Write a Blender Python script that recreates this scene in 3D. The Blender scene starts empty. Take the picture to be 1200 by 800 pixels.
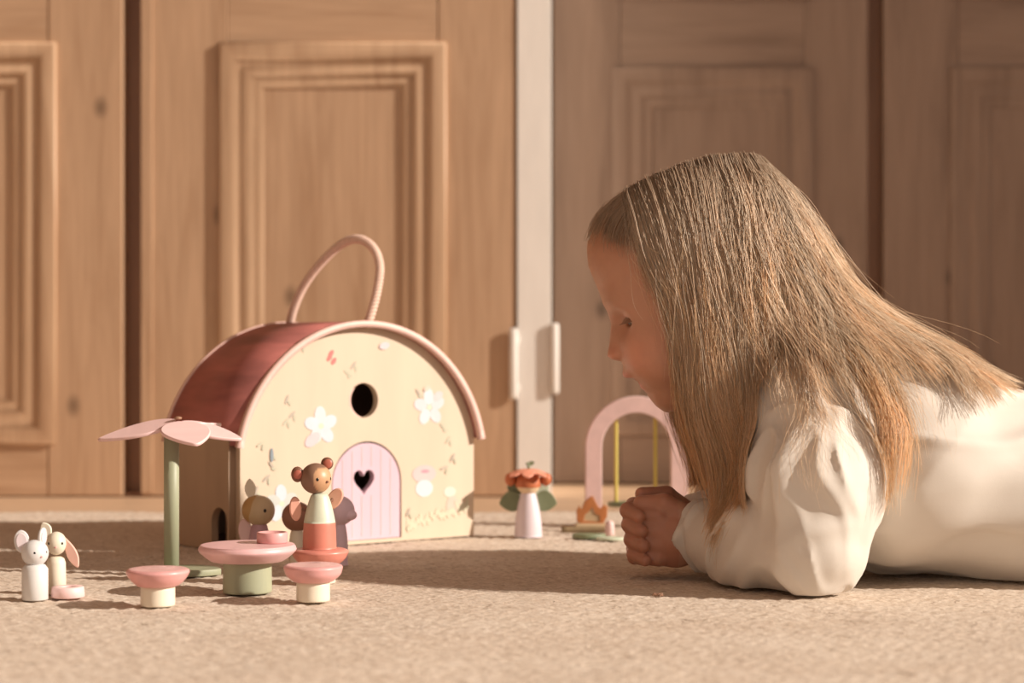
import bpy, bmesh, math, random
import numpy as np
from mathutils import Vector, Matrix
random.seed(7); RNG = np.random.default_rng(7)
SC = bpy.context.scene; COL = SC.collection
R = math.radians; PI = math.pi

# ------------------------------------------------------------------ camera, light
HC = 0.221                                   # lens height above the rug, focal length 2300 px
cam = bpy.data.cameras.new('camera'); cam.lens = 69.0; cam.sensor_width = 36.0
cam.dof.use_dof = True; cam.dof.focus_distance = 1.78; cam.dof.aperture_fstop = 4.6
cam.clip_start = 0.05; cam.clip_end = 60
camo = bpy.data.objects.new('camera', cam); COL.objects.link(camo)
camo.location = (0, 0, HC); camo.rotation_euler = (R(90), 0, 0); SC.camera = camo
world = bpy.data.worlds.new('world'); SC.world = world; world.use_nodes = True
bg = world.node_tree.nodes['Background']
bg.inputs[0].default_value = (1.0, 0.86, 0.77, 1); bg.inputs[1].default_value = 0.50
SUN_DIR = Vector((-1.0, 0.25, -0.50)).normalized()
sl = bpy.data.lights.new('sun', 'SUN'); sl.energy = 5.6; sl.angle = R(1.2); sl.color = (1.0, 0.90, 0.79)
so = bpy.data.objects.new('sun', sl); COL.objects.link(so)
so.rotation_euler = SUN_DIR.to_track_quat('-Z', 'Y').to_euler(); so.location = (4, 0, 3)
SC.view_settings.view_transform = 'Standard'; SC.view_settings.look = 'None'
SC.view_settings.exposure = 0.0; SC.view_settings.gamma = 1.0; SC.view_settings.use_curve_mapping = False

def W(px, py, D):                            # a place at distance D in the room
    return np.array([(px-600)/2300*D, D, HC-(py-400)/2300*D])

# ------------------------------------------------------------------ materials
def new_mat(name):
    m = bpy.data.materials.new(name); m.use_nodes = True
    nt = m.node_tree; b = nt.nodes['Principled BSDF']
    return m, nt, b
def ramp(nt, fac, stops):
    r = nt.nodes.new('ShaderNodeValToRGB'); e = r.color_ramp.elements
    while len(e) < len(stops): e.new(0.5)
    for k, (p, c) in enumerate(stops): e[k].position = p; e[k].color = (*c, 1)
    nt.links.new(fac, r.inputs[0]); return r.outputs[0]
def coords(nt, scale, kind='Object', rot=(0,0,0)):
    tc = nt.nodes.new('ShaderNodeTexCoord'); mp = nt.nodes.new('ShaderNodeMapping')
    mp.inputs['Scale'].default_value = scale; mp.inputs['Rotation'].default_value = rot
    nt.links.new(tc.outputs[kind], mp.inputs[0]); return mp.outputs[0]
def noise(nt, vec, scale, detail=4, rough=.55, dist=0):
    n = nt.nodes.new('ShaderNodeTexNoise'); n.inputs['Scale'].default_value = scale
    n.inputs['Detail'].default_value = detail; n.inputs['Roughness'].default_value = rough
    n.inputs['Distortion'].default_value = dist; nt.links.new(vec, n.inputs['Vector']); return n.outputs['Fac']
def mixc(nt, fac, a, b, mode='MIX'):
    m = nt.nodes.new('ShaderNodeMix'); m.data_type = 'RGBA'; m.blend_type = mode
    for s, v in ((m.inputs[0], fac), (m.inputs[6], a), (m.inputs[7], b)):
        if isinstance(v, (float, int)): s.default_value = v
        elif isinstance(v, tuple): s.default_value = (*v, 1)
        else: nt.links.new(v, s)
    return m.outputs[2]
def bump(nt, b, h, strength, dist=.002):
    n = nt.nodes.new('ShaderNodeBump'); n.inputs['Strength'].default_value = strength
    n.inputs['Distance'].default_value = dist
    nt.links.new(h, n.inputs['Height']); nt.links.new(n.outputs[0], b.inputs['Normal'])

def paint(name, c, rough=.55, var=.10, scale=60, grain=(1,1,.2)):
    m, nt, b = new_mat(name)
    v = coords(nt, grain); f = noise(nt, v, scale, 3)
    d = tuple(x*(1-var) for x in c); l = tuple(min(1, x*(1+var)) for x in c)
    nt.links.new(ramp(nt, f, [(.3, d), (.7, l)]), b.inputs['Base Color'])
    b.inputs['Roughness'].default_value = rough
    bump(nt, b, f, .08, .0006); return m
def vcol(name, rough=.5, sss=0, gain=(1,1,1)):
    m, nt, b = new_mat(name)
    a = nt.nodes.new('ShaderNodeVertexColor'); a.layer_name = 'Col'
    f = noise(nt, coords(nt, (1,1,1)), 90, 3)
    t = ramp(nt, f, [(.3, (.93,.93,.93)), (.7, (1,1,1))])
    nt.links.new(mixc(nt, 1.0, a.outputs[0], t, 'MULTIPLY'), b.inputs['Base Color'])
    b.inputs['Roughness'].default_value = rough
    if sss:
        b.inputs['Subsurface Weight'].default_value = sss
        b.inputs['Subsurface Radius'].default_value = (1, .35, .2); b.inputs['Subsurface Scale'].default_value = .006
    return m
def pine(name, base, dark, horizontal=False, knots=True):
    m, nt, b = new_mat(name)
    sc = (1.6, 14, 14) if horizontal else (14, 14, 1.6)
    v = coords(nt, sc, 'Generated' if False else 'Object')
    f = noise(nt, v, 1.6, 7, .6, .8)
    fine = noise(nt, coords(nt, (6,120,120) if horizontal else (120,120,6)), 1.3, 3)
    c = ramp(nt, f, [(.25, dark), (.5, base), (.8, tuple(min(1, x*1.14) for x in base))])
    c2 = ramp(nt, fine, [(.3, (.90,.88,.86)), (.7, (1.03,1.03,1.03))])
    c = mixc(nt, 1.0, c, c2, 'MULTIPLY')
    if knots:
        vo = nt.nodes.new('ShaderNodeTexVoronoi'); vo.inputs['Scale'].default_value = 1.0; vo.voronoi_dimensions = '2D'
        kv = coords(nt, (3.0,1,4.0) if horizontal else (4.2,1,2.7), rot=(R(90),0,0)); nt.links.new(kv, vo.inputs['Vector'])
        k = ramp(nt, vo.outputs['Distance'], [(.012, (.8,.8,.8)), (.055, (0,0,0))])
        c = mixc(nt, k, c, tuple(x*.42 for x in dark))
    nt.links.new(c, b.inputs['Base Color']); b.inputs['Roughness'].default_value = .5
    bump(nt, b, fine, .10, .001); return m

M = {}
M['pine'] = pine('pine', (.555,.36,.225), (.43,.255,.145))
M['pine_h'] = pine('pine_rail', (.555,.36,.225), (.43,.255,.145), True)
M['molding'] = pine('pine_molding', (.565,.37,.23), (.44,.26,.15), knots=False)
M['pine_shaded'] = pine('pine_shaded', (.31,.210,.152), (.22,.142,.098))  # the pine darkened: shade on the right doors put into its colour
M['pine_shaded_h'] = pine('pine_shaded_rail', (.31,.210,.152), (.22,.142,.098), True)
M['gap_wood'] = pine('dark_brown_wood', (.33,.18,.11), (.24,.12,.07), knots=False)
M['white'] = paint('white_paint', (.90,.85,.79), .5, .03)
M['floor'] = pine('floor_wood', (.58,.40,.26), (.46,.30,.18), True, False)
M['rose'] = paint('rose_roof', (.41,.135,.115), .6, .38, 26, (1,.25,1))
M['trim'] = paint('pale_pink_trim', (.80,.53,.46), .5, .05)
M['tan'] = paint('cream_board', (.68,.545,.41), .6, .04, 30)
M['tan_side_shaded'] = paint('tan_board_shaded', (.43,.30,.20), .6, .07, 30)  # tan made darker, shade of the house side mixed into the colour
M['lilac'] = paint('lilac_board', (.70,.49,.57), .55, .04, 40, (1,1,.05))
M['inside'] = paint('dark_interior', (.16,.085,.07), .8, .1)
M['rope'] = paint('cream_rope', (.74,.52,.42), .8, .1, 400)
M['pink'] = paint('pink_lacquer', (.76,.385,.37), .38, .10, 50, (1,.3,1))
M['coral'] = paint('coral_lacquer', (.66,.245,.19), .38, .10, 60)
M['petal'] = paint('pale_pink_petal', (.86,.60,.58), .5, .05)
M['sage'] = paint('sage_green', (.36,.375,.25), .5, .08)
M['leaf'] = paint('leaf_green', (.20,.23,.13), .5, .12)
M['mint'] = paint('pale_mint', (.62,.68,.52), .5, .05)
M['cream'] = paint('cream_paint', (.80,.72,.58), .45, .04)
M['yellow'] = paint('yellow_cord', (.62,.50,.12), .7, .06)
M['flame'] = paint('orange_flame', (.50,.185,.06), .55, .15)
M['arch'] = paint('pale_pink_arch', (.78,.55,.52), .55, .07, 60, (1,1,1))
M['paint'] = vcol('painted_wood', .42)
M['black'] = paint('black_dot', (.01,.01,.012), .2, .0)
M['print'] = vcol('print_colours', .6)
M['skin'] = vcol('skin', .48, .30)

def fabric():
    m, nt, b = new_mat('white_cotton')
    v = coords(nt, (1,1,1)); f = noise(nt, v, 700, 2); g = noise(nt, v, 14, 5)
    nt.links.new(ramp(nt, g, [(.3, (.76,.69,.61)), (.7, (.82,.76,.68))]), b.inputs['Base Color'])
    b.inputs['Roughness'].default_value = .75
    b.inputs['Sheen Weight'].default_value = .25
    bump(nt, b, f, .12, .0005)
    tr = nt.nodes.new('ShaderNodeBsdfTranslucent'); tr.inputs[0].default_value = (.85,.76,.66,1)
    mx = nt.nodes.new('ShaderNodeMixShader'); mx.inputs[0].default_value = .12
    nt.links.new(b.outputs[0], mx.inputs[1]); nt.links.new(tr.outputs[0], mx.inputs[2])
    nt.links.new(mx.outputs[0], nt.nodes['Material Output'].inputs[0]); return m
M['cotton'] = fabric()
def hair_mat():
    m, nt, b = new_mat('blonde_hair')
    a = nt.nodes.new('ShaderNodeVertexColor'); a.layer_name = 'Col'
    nt.links.new(a.outputs[0], b.inputs['Base Color'])
    b.inputs['Roughness'].default_value = .38; b.inputs['Specular IOR Level'].default_value = .55
    tr = nt.nodes.new('ShaderNodeBsdfTranslucent'); nt.links.new(a.outputs[0], tr.inputs[0])
    mx = nt.nodes.new('ShaderNodeMixShader'); mx.inputs[0].default_value = .38
    nt.links.new(b.outputs[0], mx.inputs[1]); nt.links.new(tr.outputs[0], mx.inputs[2])
    nt.links.new(mx.outputs[0], nt.nodes['Material Output'].inputs[0]); return m
M['hair'] = hair_mat()
def jute():
    m, nt, b = new_mat('jute')
    a = noise(nt, coords(nt, (22, 60, 60)), 3.2, 4, .6)
    c = noise(nt, coords(nt, (3, 5, 3)), 1.6, 4)
    e = noise(nt, coords(nt, (160, 420, 160)), 1.5, 2)
    col = ramp(nt, a, [(.25, (.44,.345,.26)), (.44, (.68,.565,.455)), (.72, (.82,.735,.64))])
    col = mixc(nt, .5, col, ramp(nt, c, [(.35, (.66,.53,.42)), (.65, (.78,.67,.56))]))
    col = mixc(nt, 1.0, col, ramp(nt, e, [(.35, (.80,.76,.72)), (.6, (1.02,1.02,1.02))]), 'MULTIPLY')
    st = noise(nt, coords(nt, (45, 260, 45)), 1.7, 3, .6)
    col = mixc(nt, ramp(nt, st, [(.57, (0,0,0)), (.68, (.65,.65,.65))]), col, (.30,.20,.12))
    nt.links.new(col, b.inputs['Base Color']); b.inputs['Roughness'].default_value = .92
    bump(nt, b, e, .6, .0015); return m
M['jute'] = jute()

# ------------------------------------------------------------------ helpers
def mark(o, label=None, cat=None, group=None, kind=None):
    if label: o['label'] = label
    if cat: o['category'] = cat
    if group: o['group'] = group
    if kind: o['kind'] = kind
    return o
def thing(name, loc, label, cat, rz=0, group=None):
    o = bpy.data.objects.new(name, None); COL.objects.link(o); o.empty_display_size = .02
    o.location = loc; o.rotation_euler = (0, 0, rz); return mark(o, label, cat, group)
def link(name, me, mat, parent=None, loc=(0,0,0), rot=(0,0,0), smooth=False, label=None):
    me.name = name; o = bpy.data.objects.new(name, me); COL.objects.link(o)
    if mat: me.materials.append(mat)
    if smooth: me.polygons.foreach_set('use_smooth', [True]*len(me.polygons))
    o.location = loc; o.rotation_euler = rot
    if parent: o.parent = parent
    if label: o['label'] = label
    return o
def npmesh(v, f, col=None):
    v = np.asarray(v, np.float32); f = np.asarray(f, np.int32); k = f.shape[1]
    me = bpy.data.meshes.new('m'); me.vertices.add(len(v)); me.vertices.foreach_set('co', v.ravel())
    me.loops.add(f.size); me.loops.foreach_set('vertex_index', f.ravel())
    me.polygons.add(len(f)); me.polygons.foreach_set('loop_start', np.arange(0, f.size, k, dtype=np.int32))
    me.update(calc_edges=True)
    if col is not None: setcol(me, col)
    return me
def setcol(me, col):
    a = me.color_attributes.new('Col', 'FLOAT_COLOR', 'POINT')
    c = np.ones((len(me.vertices), 4), np.float32); c[:, :3] = col; a.data.foreach_set('color', c.ravel())
def lathe_me(prof, seg=40, colf=None, sx=1, sy=1):
    v = []; f = []; n = len(prof)
    for r, z in prof:
        for k in range(seg):
            a = 2*PI*k/seg; v.append((max(r, 1e-5)*math.cos(a)*sx, max(r, 1e-5)*math.sin(a)*sy, z))
    for i in range(n-1):
        for k in range(seg):
            k2 = (k+1) % seg; f.append((i*seg+k, i*seg+k2, (i+1)*seg+k2, (i+1)*seg+k))
    me = npmesh(v, f)
    if colf: setcol(me, np.array([colf(np.array(p)) for p in v]))
    return me
def arcprof(pts, n=5):                        # rounds the corners of a profile with a spline
    P = np.array(pts, float); out = []
    P2 = np.vstack([P[0], P, P[-1]])
    for i in range(1, len(P2)-2):
        for k in range(n):
            t = k/n; a, b, c, d = P2[i-1:i+3]
            out.append(.5*((2*b)+(-a+c)*t+(2*a-5*b+4*c-d)*t*t+(-a+3*b-3*c+d)*t**3))
    out.append(P[-1]); return [tuple(x) for x in out]
def ball_prof(r, zc, n=18, sz=1):
    return [(r*math.sin(PI*k/n), zc-r*sz*math.cos(PI*k/n)) for k in range(n+1)]
def ellipsoid_me(r, seg=28, colf=None):
    me = lathe_me([(math.sin(PI*k/18), -math.cos(PI*k/18)) for k in range(19)], seg)
    v = np.empty(len(me.vertices)*3, np.float32); me.vertices.foreach_get('co', v); v = v.reshape(-1, 3)*np.array(r)
    me.vertices.foreach_set('co', v.astype(np.float32).ravel())
    if colf: setcol(me, np.array([colf(p) for p in v]))
    return me
def box_me(x0, x1, y0, y1, z0, z1, bev=0.0):
    bm = bmesh.new(); bmesh.ops.create_cube(bm, size=1)
    for v in bm.verts:
        v.co = (x0+(v.co.x+.5)*(x1-x0), y0+(v.co.y+.5)*(y1-y0), z0+(v.co.z+.5)*(z1-z0))
    if bev: bmesh.ops.bevel(bm, geom=bm.edges[:], offset=bev, segments=2, profile=.6, affect='EDGES')
    me = bpy.data.meshes.new('b'); bm.to_mesh(me); bm.free(); return me
def plate_me(loops, th, bev=0.0):             # flat board in XZ with holes, thickness along +Y from y=0
    cu = bpy.data.curves.new('c', 'CURVE'); cu.dimensions = '2D'; cu.fill_mode = 'BOTH'
    cu.extrude = th/2-bev; cu.bevel_depth = bev; cu.bevel_resolution = 1; cu.offset = -bev
    for L in loops:
        s = cu.splines.new('POLY'); s.points.add(len(L)-1)
        for p, (x, y) in zip(s.points, L): p.co = (x, y, 0, 1)
        s.use_cyclic_u = True
    ob = bpy.data.objects.new('c', cu); COL.objects.link(ob)
    dg = bpy.context.evaluated_depsgraph_get(); me = bpy.data.meshes.new_from_object(ob.evaluated_get(dg))
    bpy.data.objects.remove(ob); bpy.data.curves.remove(cu); me.materials.clear()
    me.transform(Matrix.Translation((0, th/2, 0)) @ Matrix.Rotation(R(90), 4, 'X')); return me
def catmull(P, n):
    P = np.asarray(P, float); P2 = np.vstack([2*P[0]-P[1], P, 2*P[-1]-P[-2]]); m = len(P)-1
    t = np.linspace(0, m, n); i = np.minimum(t.astype(int), m-1); u = (t-i)[:, None]
    a, b, c, d = P2[i], P2[i+1], P2[i+2], P2[i+3]
    return .5*(2*b+(c-a)*u+(2*a-5*b+4*c-d)*u*u+(3*b-a-3*c+d)*u**3)
def tube_me(P, r, seg=10, n=40):
    P = catmull(P, n) if n else np.asarray(P, float); T = np.gradient(P, axis=0); T /= np.linalg.norm(T, axis=1)[:, None]
    up = np.array([0.31, .9, .1]); v = []; N = len(P)
    rr = r if hasattr(r, '__len__') else [r]*N
    for p, t, q in zip(P, T, rr):
        a = np.cross(t, up); a /= np.linalg.norm(a); b = np.cross(t, a)
        for k in range(seg):
            w = 2*PI*k/seg; v.append(p+q*(math.cos(w)*a+math.sin(w)*b))
    f = [(i*seg+k, i*seg+(k+1) % seg, (i+1)*seg+(k+1) % seg, (i+1)*seg+k) for i in range(N-1) for k in range(seg)]
    v.append(P[0]); v.append(P[-1])
    me = bpy.data.meshes.new('t')
    ff = f+[(len(v)-2, (k+1) % seg, k) for k in range(seg)]+[(len(v)-1, (N-1)*seg+k, (N-1)*seg+(k+1) % seg) for k in range(seg)]
    me.from_pydata([tuple(x) for x in v], [], ff); return me

# ------------------------------------------------------------------ the setting
def struct(name, me, mat, **k): return mark(link(name, me, mat, **k), kind='structure')
struct('floor', box_me(-2.2, 2.1, -1.0, 3.4, -.05, -.006), M['floor'])
struct('wall_back', box_me(-2.2, 2.1, 3.30, 3.40, -.006, 2.5), M['gap_wood'])
# unseen right wall, its window shaped to pass low sun but shade the right doors
wr = struct('wall_right', box_me(2.0, 2.12, 2.62, 3.3, -.006, 2.5), M['white'])
link('wall_section', box_me(2.0, 2.12, -1.0, -.2, -.006, 2.5), M['white'], wr)
link('wall_section', box_me(2.0, 2.12, -.2, 2.62, -.006, .12), M['white'], wr)
link('wall_section', box_me(2.0, 2.12, -.2, 2.62, 2.35, 2.5), M['white'], wr)

struct('wall_left', box_me(-2.2, -2.1, -1.0, 3.3, -.006, 2.5), M['pine'])  # unseen wall, added to darken the ambient light from the left
struct('ceiling', box_me(-2.2, 2.12, -1.0, 3.4, 2.5, 2.6), M['white'])  # unseen, added to cut the ambient light from above
MOLD = [(0, 0), (0, .0040), (.003, .0048), (.018, .0048), (.022, .0042), (.026, .0015), (.034, .0015), (.038, .0030), (.046, .0025),
        (.050, -.0005), (.054, .0005), (.062, 0), (.066, -.0035), (.068, -.0045)]
def molding_me(x0, x1, z0, z1):
    v = []; n = len(MOLD)
    for d, h in MOLD:
        h *= 1.3
        for (x, z) in ((x0+d, z0+d), (x1-d, z0+d), (x1-d, z1-d), (x0+d, z1-d)): v.append((x, -h, z))
    f = [(i*4+k, i*4+(k+1) % 4, (i+1)*4+(k+1) % 4, (i+1)*4+k) for i in range(n-1) for k in range(4)]
    return npmesh(v, f)
def door(name, Y, x0, x1, px0, px1, mv, mh):
    # a leaf: two stiles, three rails, a lower and an upper panel, each with its raised molding
    th = .03; z = [.0, .085, .642, .778, 1.90, 2.05]
    root = mark(link(name, box_me(x0, px0+.012, Y, Y+th, z[0]-.004, z[5], .002), mv), kind='structure')
    link('stile', box_me(px1-.012, x1, Y, Y+th, z[0]-.004, z[5], .002), mv, root)
    for a, b in ((z[0]-.004, z[1]), (z[2], z[3]), (z[4], z[5])):
        link('rail', box_me(px0+.0125, px1-.0125, Y+.0008, Y+th, a, b, .001), mh, root)
    for a, b in ((.072, .656), (.765, 1.915)):
        link('panel', box_me(px0+.03, px1-.03, Y+.0035, Y+.018, a+.03, b-.03), mv, root)
        link('panel_molding', molding_me(px0, px1, a, b), M['molding'] if mv == M['pine'] else M['pine_shaded_m'], root, loc=(0, Y, 0))
    return root
M['pine_shaded_m'] = pine('pine_shaded_molding', (.31,.210,.152), (.22,.142,.098), knots=False)  # molding copy with the right doors' shade in its colour
kL = 2.86/2300; kR = 3.12/2300
X = lambda px, k: (px-600)*k
door('door_1', 2.86, X(-260, kL), X(144, kL), X(-170, kL), X(66, kL), M['pine'], M['pine_h'])
door('door_2', 2.86, X(166, kL), X(604, kL), X(257, kL), X(523, kL), M['pine'], M['pine_h'])
door('door_3', 3.12, X(648, kR), X(1017, kR), X(718, kR), X(952, kR), M['pine_shaded'], M['pine_shaded_h'])
door('door_4', 3.12, X(1036, kR), X(1420, kR), X(1114, kR), X(1350, kR), M['pine_shaded'], M['pine_shaded_h'])
post = struct('trim_1', box_me(X(606, kL), X(646, kL), 2.858, 3.30, -.006, 2.05, .001), M['white'])
struct('trim_2', box_me(X(166, kL)-.0005, X(179, kL), 2.8575, 2.8598, 0, 2.05, .0008), M['pine'])
struct('trim_3', box_me(X(144, kL), X(166, kL), 2.89, 2.94, -.006, 2.05), M['gap_wood'])
struct('trim_4', box_me(X(1014, kR), X(1040, kR), 3.15, 3.2, -.006, 2.05), M['gap_wood'])
struct('baseboard_back', box_me(-1.9, X(604, kL), 2.868, 2.89, -.006, .0, .001), M['gap_wood'])
for lab, px, sgn in (('white bar handle on left edge of the white post, its shadow on the wood', 602, -1), ('white bar handle on right edge of the white post', 650, 1)):
    h = thing('door_handle', (X(px, kL), 2.858, HC+(400-(426 if sgn < 0 else 420))*kL), lab, 'handle')
    link('grip', box_me(-.0065, .0065, -.0065, -.0003, -.052, .052, .0045), M['white'], h, smooth=True)
    link('mount', box_me(-.004-(.0 if sgn > 0 else -.004), .004+(.004 if sgn < 0 else 0), -.002, .002, -.040, -.030, .001), M['white'], h)
    link('mount', box_me(-.004-(.0 if sgn > 0 else -.004), .004+(.004 if sgn < 0 else 0), -.002, .002, .030, .040, .001), M['white'], h)

# ------------------------------------------------------------------ rug
def rug():
    x0, x1, y0, y1 = -1.15, 1.5, .85, 2.56
    nx, ny = 620, 560
    xs = np.linspace(x0, x1, nx); ys = y0+(y1-y0)*np.linspace(0, 1, ny)**1.15
    Xg, Yg = np.meshgrid(xs, ys)
    row = Yg/.0080; ph = np.floor(row)
    h = .0011*np.abs(np.sin(PI*row))+.0006*np.sin(2*PI*(Xg/.014+ph*.5+.35*np.sin(Xg*9+ph)))*np.abs(np.sin(PI*row))
    for s, a in ((7, .0007), (17, .0005)):
        g = RNG.standard_normal((int((y1-y0)*s)+3, int((x1-x0)*s)+3))
        fy = (Yg-y0)*s; fx = (Xg-x0)*s; iy = fy.astype(int); ix = fx.astype(int); ty = fy-iy; tx = fx-ix
        ty = ty*ty*(3-2*ty); tx = tx*tx*(3-2*tx)
        h += a*((g[iy, ix]*(1-tx)+g[iy, ix+1]*tx)*(1-ty)+(g[iy+1, ix]*(1-tx)+g[iy+1, ix+1]*tx)*ty)
    h += RNG.standard_normal(h.shape)*.0003
    h = np.minimum(h, .0024)-.0024
    h[0, :] = h[-1, :] = -.0055; h[:, 0] = h[:, -1] = -.0055
    v = np.stack([Xg, Yg, h], -1).reshape(-1, 3)
    i = np.arange((ny-1)*(nx-1)); a = (i//(nx-1))*nx+i % (nx-1)
    f = np.stack([a, a+1, a+nx+1, a+nx], 1)
    o = link('rug', npmesh(v, f), M['jute'], smooth=True)
    mark(o, 'beige woven jute rug under the girl and all the toys', 'rug')
    # loose fibres lying on the weave
    V = []; F = []
    for k in range(420):
        x = random.uniform(-.8, .9); y = random.uniform(1.25, 2.1); a = random.gauss(0, .5); L = random.uniform(.004, .016)
        P = [np.array([x+math.cos(a)*L*t, y+math.sin(a)*L*t+.002*math.sin(3*t+k), -.0006+.003*t*(1-t)*random.random()]) for t in (0, .33, .66, 1)]
        b = len(V)
        for p in P:
            V += [p+(0, -.0003, 0), p+(0, .0003, 0), p+(0, 0, .0005)]
        for s in range(3):
            for q in range(3): F.append((b+s*3+q, b+s*3+(q+1) % 3, b+(s+1)*3+(q+1) % 3, b+(s+1)*3+q))
    fo = link('loose_fibres', npmesh(V, F), M['jute'], o); fo['kind'] = 'stuff'
    return o
rug()
# small dark crumb of fluff on the rug before the hands
t = thing('fluff_crumb', tuple(W(771, 700, 1.70)*[1, 1, 0]), 'tiny dark crumb of fluff on the rug below the clasped hands', 'crumb')
for k in range(5):
    a = k*1.3; p = [(.003*math.cos(a), .002*math.sin(a), .0005), (.004*math.cos(a+1), .003*math.sin(a+1), .003), (.005*math.cos(a+2), .002, .0006)]
    link('strand', tube_me(p, .0005, 5, 8), M['gap_wood'], t)

# ------------------------------------------------------------------ toy house
HO = (-.284, 2.05, 0); HA = R(38)
house = thing('toy_house', HO, 'cream toy house with rose barrel roof, rope handle and lilac door', 'toy house', HA)
Wd, Dp, EZ, AR, AC = .305, .150, .118, .1572, .0798
def hpx(px, py):                             # spot on the front board
    r = (px-600)/2300; t = (r*HO[1]-HO[0])/(math.cos(HA)-r*math.sin(HA))
    return t, HC-(py-400)/2300*(HO[1]+math.sin(HA)*t)
ah = math.asin(Wd/2/AR)
def front_outline(s=1.0):
    return [(0.0, 0.0), (Wd, 0.0), (Wd, EZ)]+[(Wd/2+AR*math.sin(a), AC+AR*math.cos(a)) for a in np.linspace(ah, -ah, 40)[1:-1]]+[(0, EZ)]
def ring(cx, cz, r, n=32): return [(cx+r*math.cos(2*PI*k/n), cz+r*math.sin(2*PI*k/n)) for k in range(n)]
dx0, dx1, dtop = .115, .203, .110; dr = (dx1-dx0)/2; dc = (dx0+dx1)/2
def arch_loop(c, r, z0, ztop, n=20, e=0):
    zc = ztop-r
    return [(c-r-e, z0), (c+r+e, z0)]+[(c+(r+e)*math.cos(a), zc+(r+e)*math.sin(a)) for a in np.linspace(0, PI, n)]
wc = hpx(426, 469)
front = link('front_panel', plate_me([front_outline(), ring(wc[0], wc[1], .0192), arch_loop(dc, dr, .004, dtop, e=.0018)], .009), M['tan'], house)
def heart(cx, cz, s, n=40):
    L = []
    for k in range(n):
        a = 2*PI*k/n; L.append((cx+s*16*math.sin(a)**3/17, cz+s*(13*math.cos(a)-5*math.cos(2*a)-2*math.cos(3*a)-math.cos(4*a))/15))
    return L
hc = hpx(427, 563)
dr_o = link('door', plate_me([arch_loop(dc, dr, .0045, dtop), heart(hc[0], hc[1], .0145)], .008), M['lilac'], house, loc=(0, .0008, 0), label='lilac arched door with a heart cutout')
for k in range(1, 7):                        # thin grooves between the door boards
    xx = dx0+(dx1-dx0)*k/7
    zt = dtop-dr+math.sqrt(max(0, dr*dr-(xx-dc)**2))-.004
    segs = [(.008, zt)] if abs(xx-hc[0]) > .0145 else [(.008, hc[1]-.0165), (hc[1]+.0155, zt)]
    for a, b in segs: link('board_seam', box_me(xx-.0003, xx+.0003, .0003, .0012, a, b), M['trim'], dr_o, loc=(0, -.0006, 0))
link('window_ring', plate_me([ring(wc[0], wc[1], .0215), ring(wc[0], wc[1], .0192)], .0006), M['trim'], house, loc=(0, -.0006, 0), label='pale pink ring round the window hole')
link('side_panel', plate_me([[(0, 0), (Dp-.018, 0), (Dp-.018, EZ+.004), (0, EZ+.004)], arch_loop(.0200, .0165, .006, .046)], .008), M['tan_side_shaded'], house, loc=(0.0, .0095, 0), rot=(0, 0, R(90)))
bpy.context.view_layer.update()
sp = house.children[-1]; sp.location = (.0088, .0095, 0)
link('side_panel', box_me(Wd-.009, Wd-.001, .0095, Dp-.0095, 0, EZ+.002), M['tan_side_shaded'], house)
link('back_panel', plate_me([front_outline()], .009), M['tan_side_shaded'], house, loc=(0, Dp-.009, 0))
link('base_board', box_me(.009, Wd-.009, .0095, Dp-.0095, 0, .006), M['inside'], house)
link('inner_door', box_me(.0110, .014, .0105, .050, .004, .052), M['gap_wood'], house)
def shell_me(r0, r1, y0, y1, a0, a1, n=48):
    v = []; f = []
    for a in np.linspace(a0, a1, n):
        for (r, y) in ((r0, y0), (r1, y0), (r1, y1), (r0, y1)): v.append((Wd/2+r*math.sin(a), y, AC+r*math.cos(a)))
    for i in range(n-1):
        for k in range(4): f.append((i*4+k, i*4+(k+1) % 4, (i+1)*4+(k+1) % 4, (i+1)*4+k))
    f.append((0, 1, 2, 3)); b = (n-1)*4; f.append((b+3, b+2, b+1, b)); return npmesh(v, f)
ao = ah+.045
roof = link('roof', shell_me(AR+.0003, AR+.0058, -.004, Dp+.002, -ao, ao), M['rose'], house)
link('roof_trim', shell_me(AR-.0002, AR+.0068, -.0105, -.0042, -ao-.01, ao+.01), M['trim'], roof, label='pale pink rim on the front of the roof')
link('roof_trim', shell_me(AR-.0002, AR+.0068, Dp+.0022, Dp+.0075, -ao-.01, ao+.01), M['trim'], roof, label='pale pink rim on the back of the roof')
# rope handle: from the rear of the ridge up and over to the front
rz0 = AC+AR+.005
def hl(y, z, x=Wd/2): return (x, y, z)
hp = [(338, 392), (343, 365), (356, 335), (376, 308), (400, 286), (420, 280), (437, 290), (445, 312), (441, 345), (430, 384)]
ys = np.linspace(Dp-.012, .008, len(hp)); P = []
for (px, py), y in zip(hp, ys):              # each knot keeps its depth along the ridge
    D = HO[1]+math.sin(HA)*Wd/2+math.cos(HA)*y
    wx = (px-600)/2300*D; wz = HC-(py-400)/2300*D
    lx = math.cos(HA)*(wx-HO[0])+math.sin(HA)*(D-HO[1]); ly = -math.sin(HA)*(wx-HO[0])+math.cos(HA)*(D-HO[1])
    P.append((lx, ly, wz))
hd = link('handle', tube_me(P, .0043, 12, 90), M['rope'], house, smooth=True, label='cream rope handle standing up in a loop')
tw = catmull(P, 400); T = np.gradient(tw, axis=0); T /= np.linalg.norm(T, axis=1)[:, None]
for s in range(3):
    H = []
    for i, (p, q) in enumerate(zip(tw, T)):
        a = np.cross(q, [.3, .9, .1]); a /= np.linalg.norm(a); b = np.cross(q, a); w = i*.42+s*2*PI/3
        H.append(p+.0031*(math.cos(w)*a+math.sin(w)*b))
    link('rope_strand', tube_me(H, .0022, 6, 0), M['rope'], hd, smooth=True)
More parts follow.
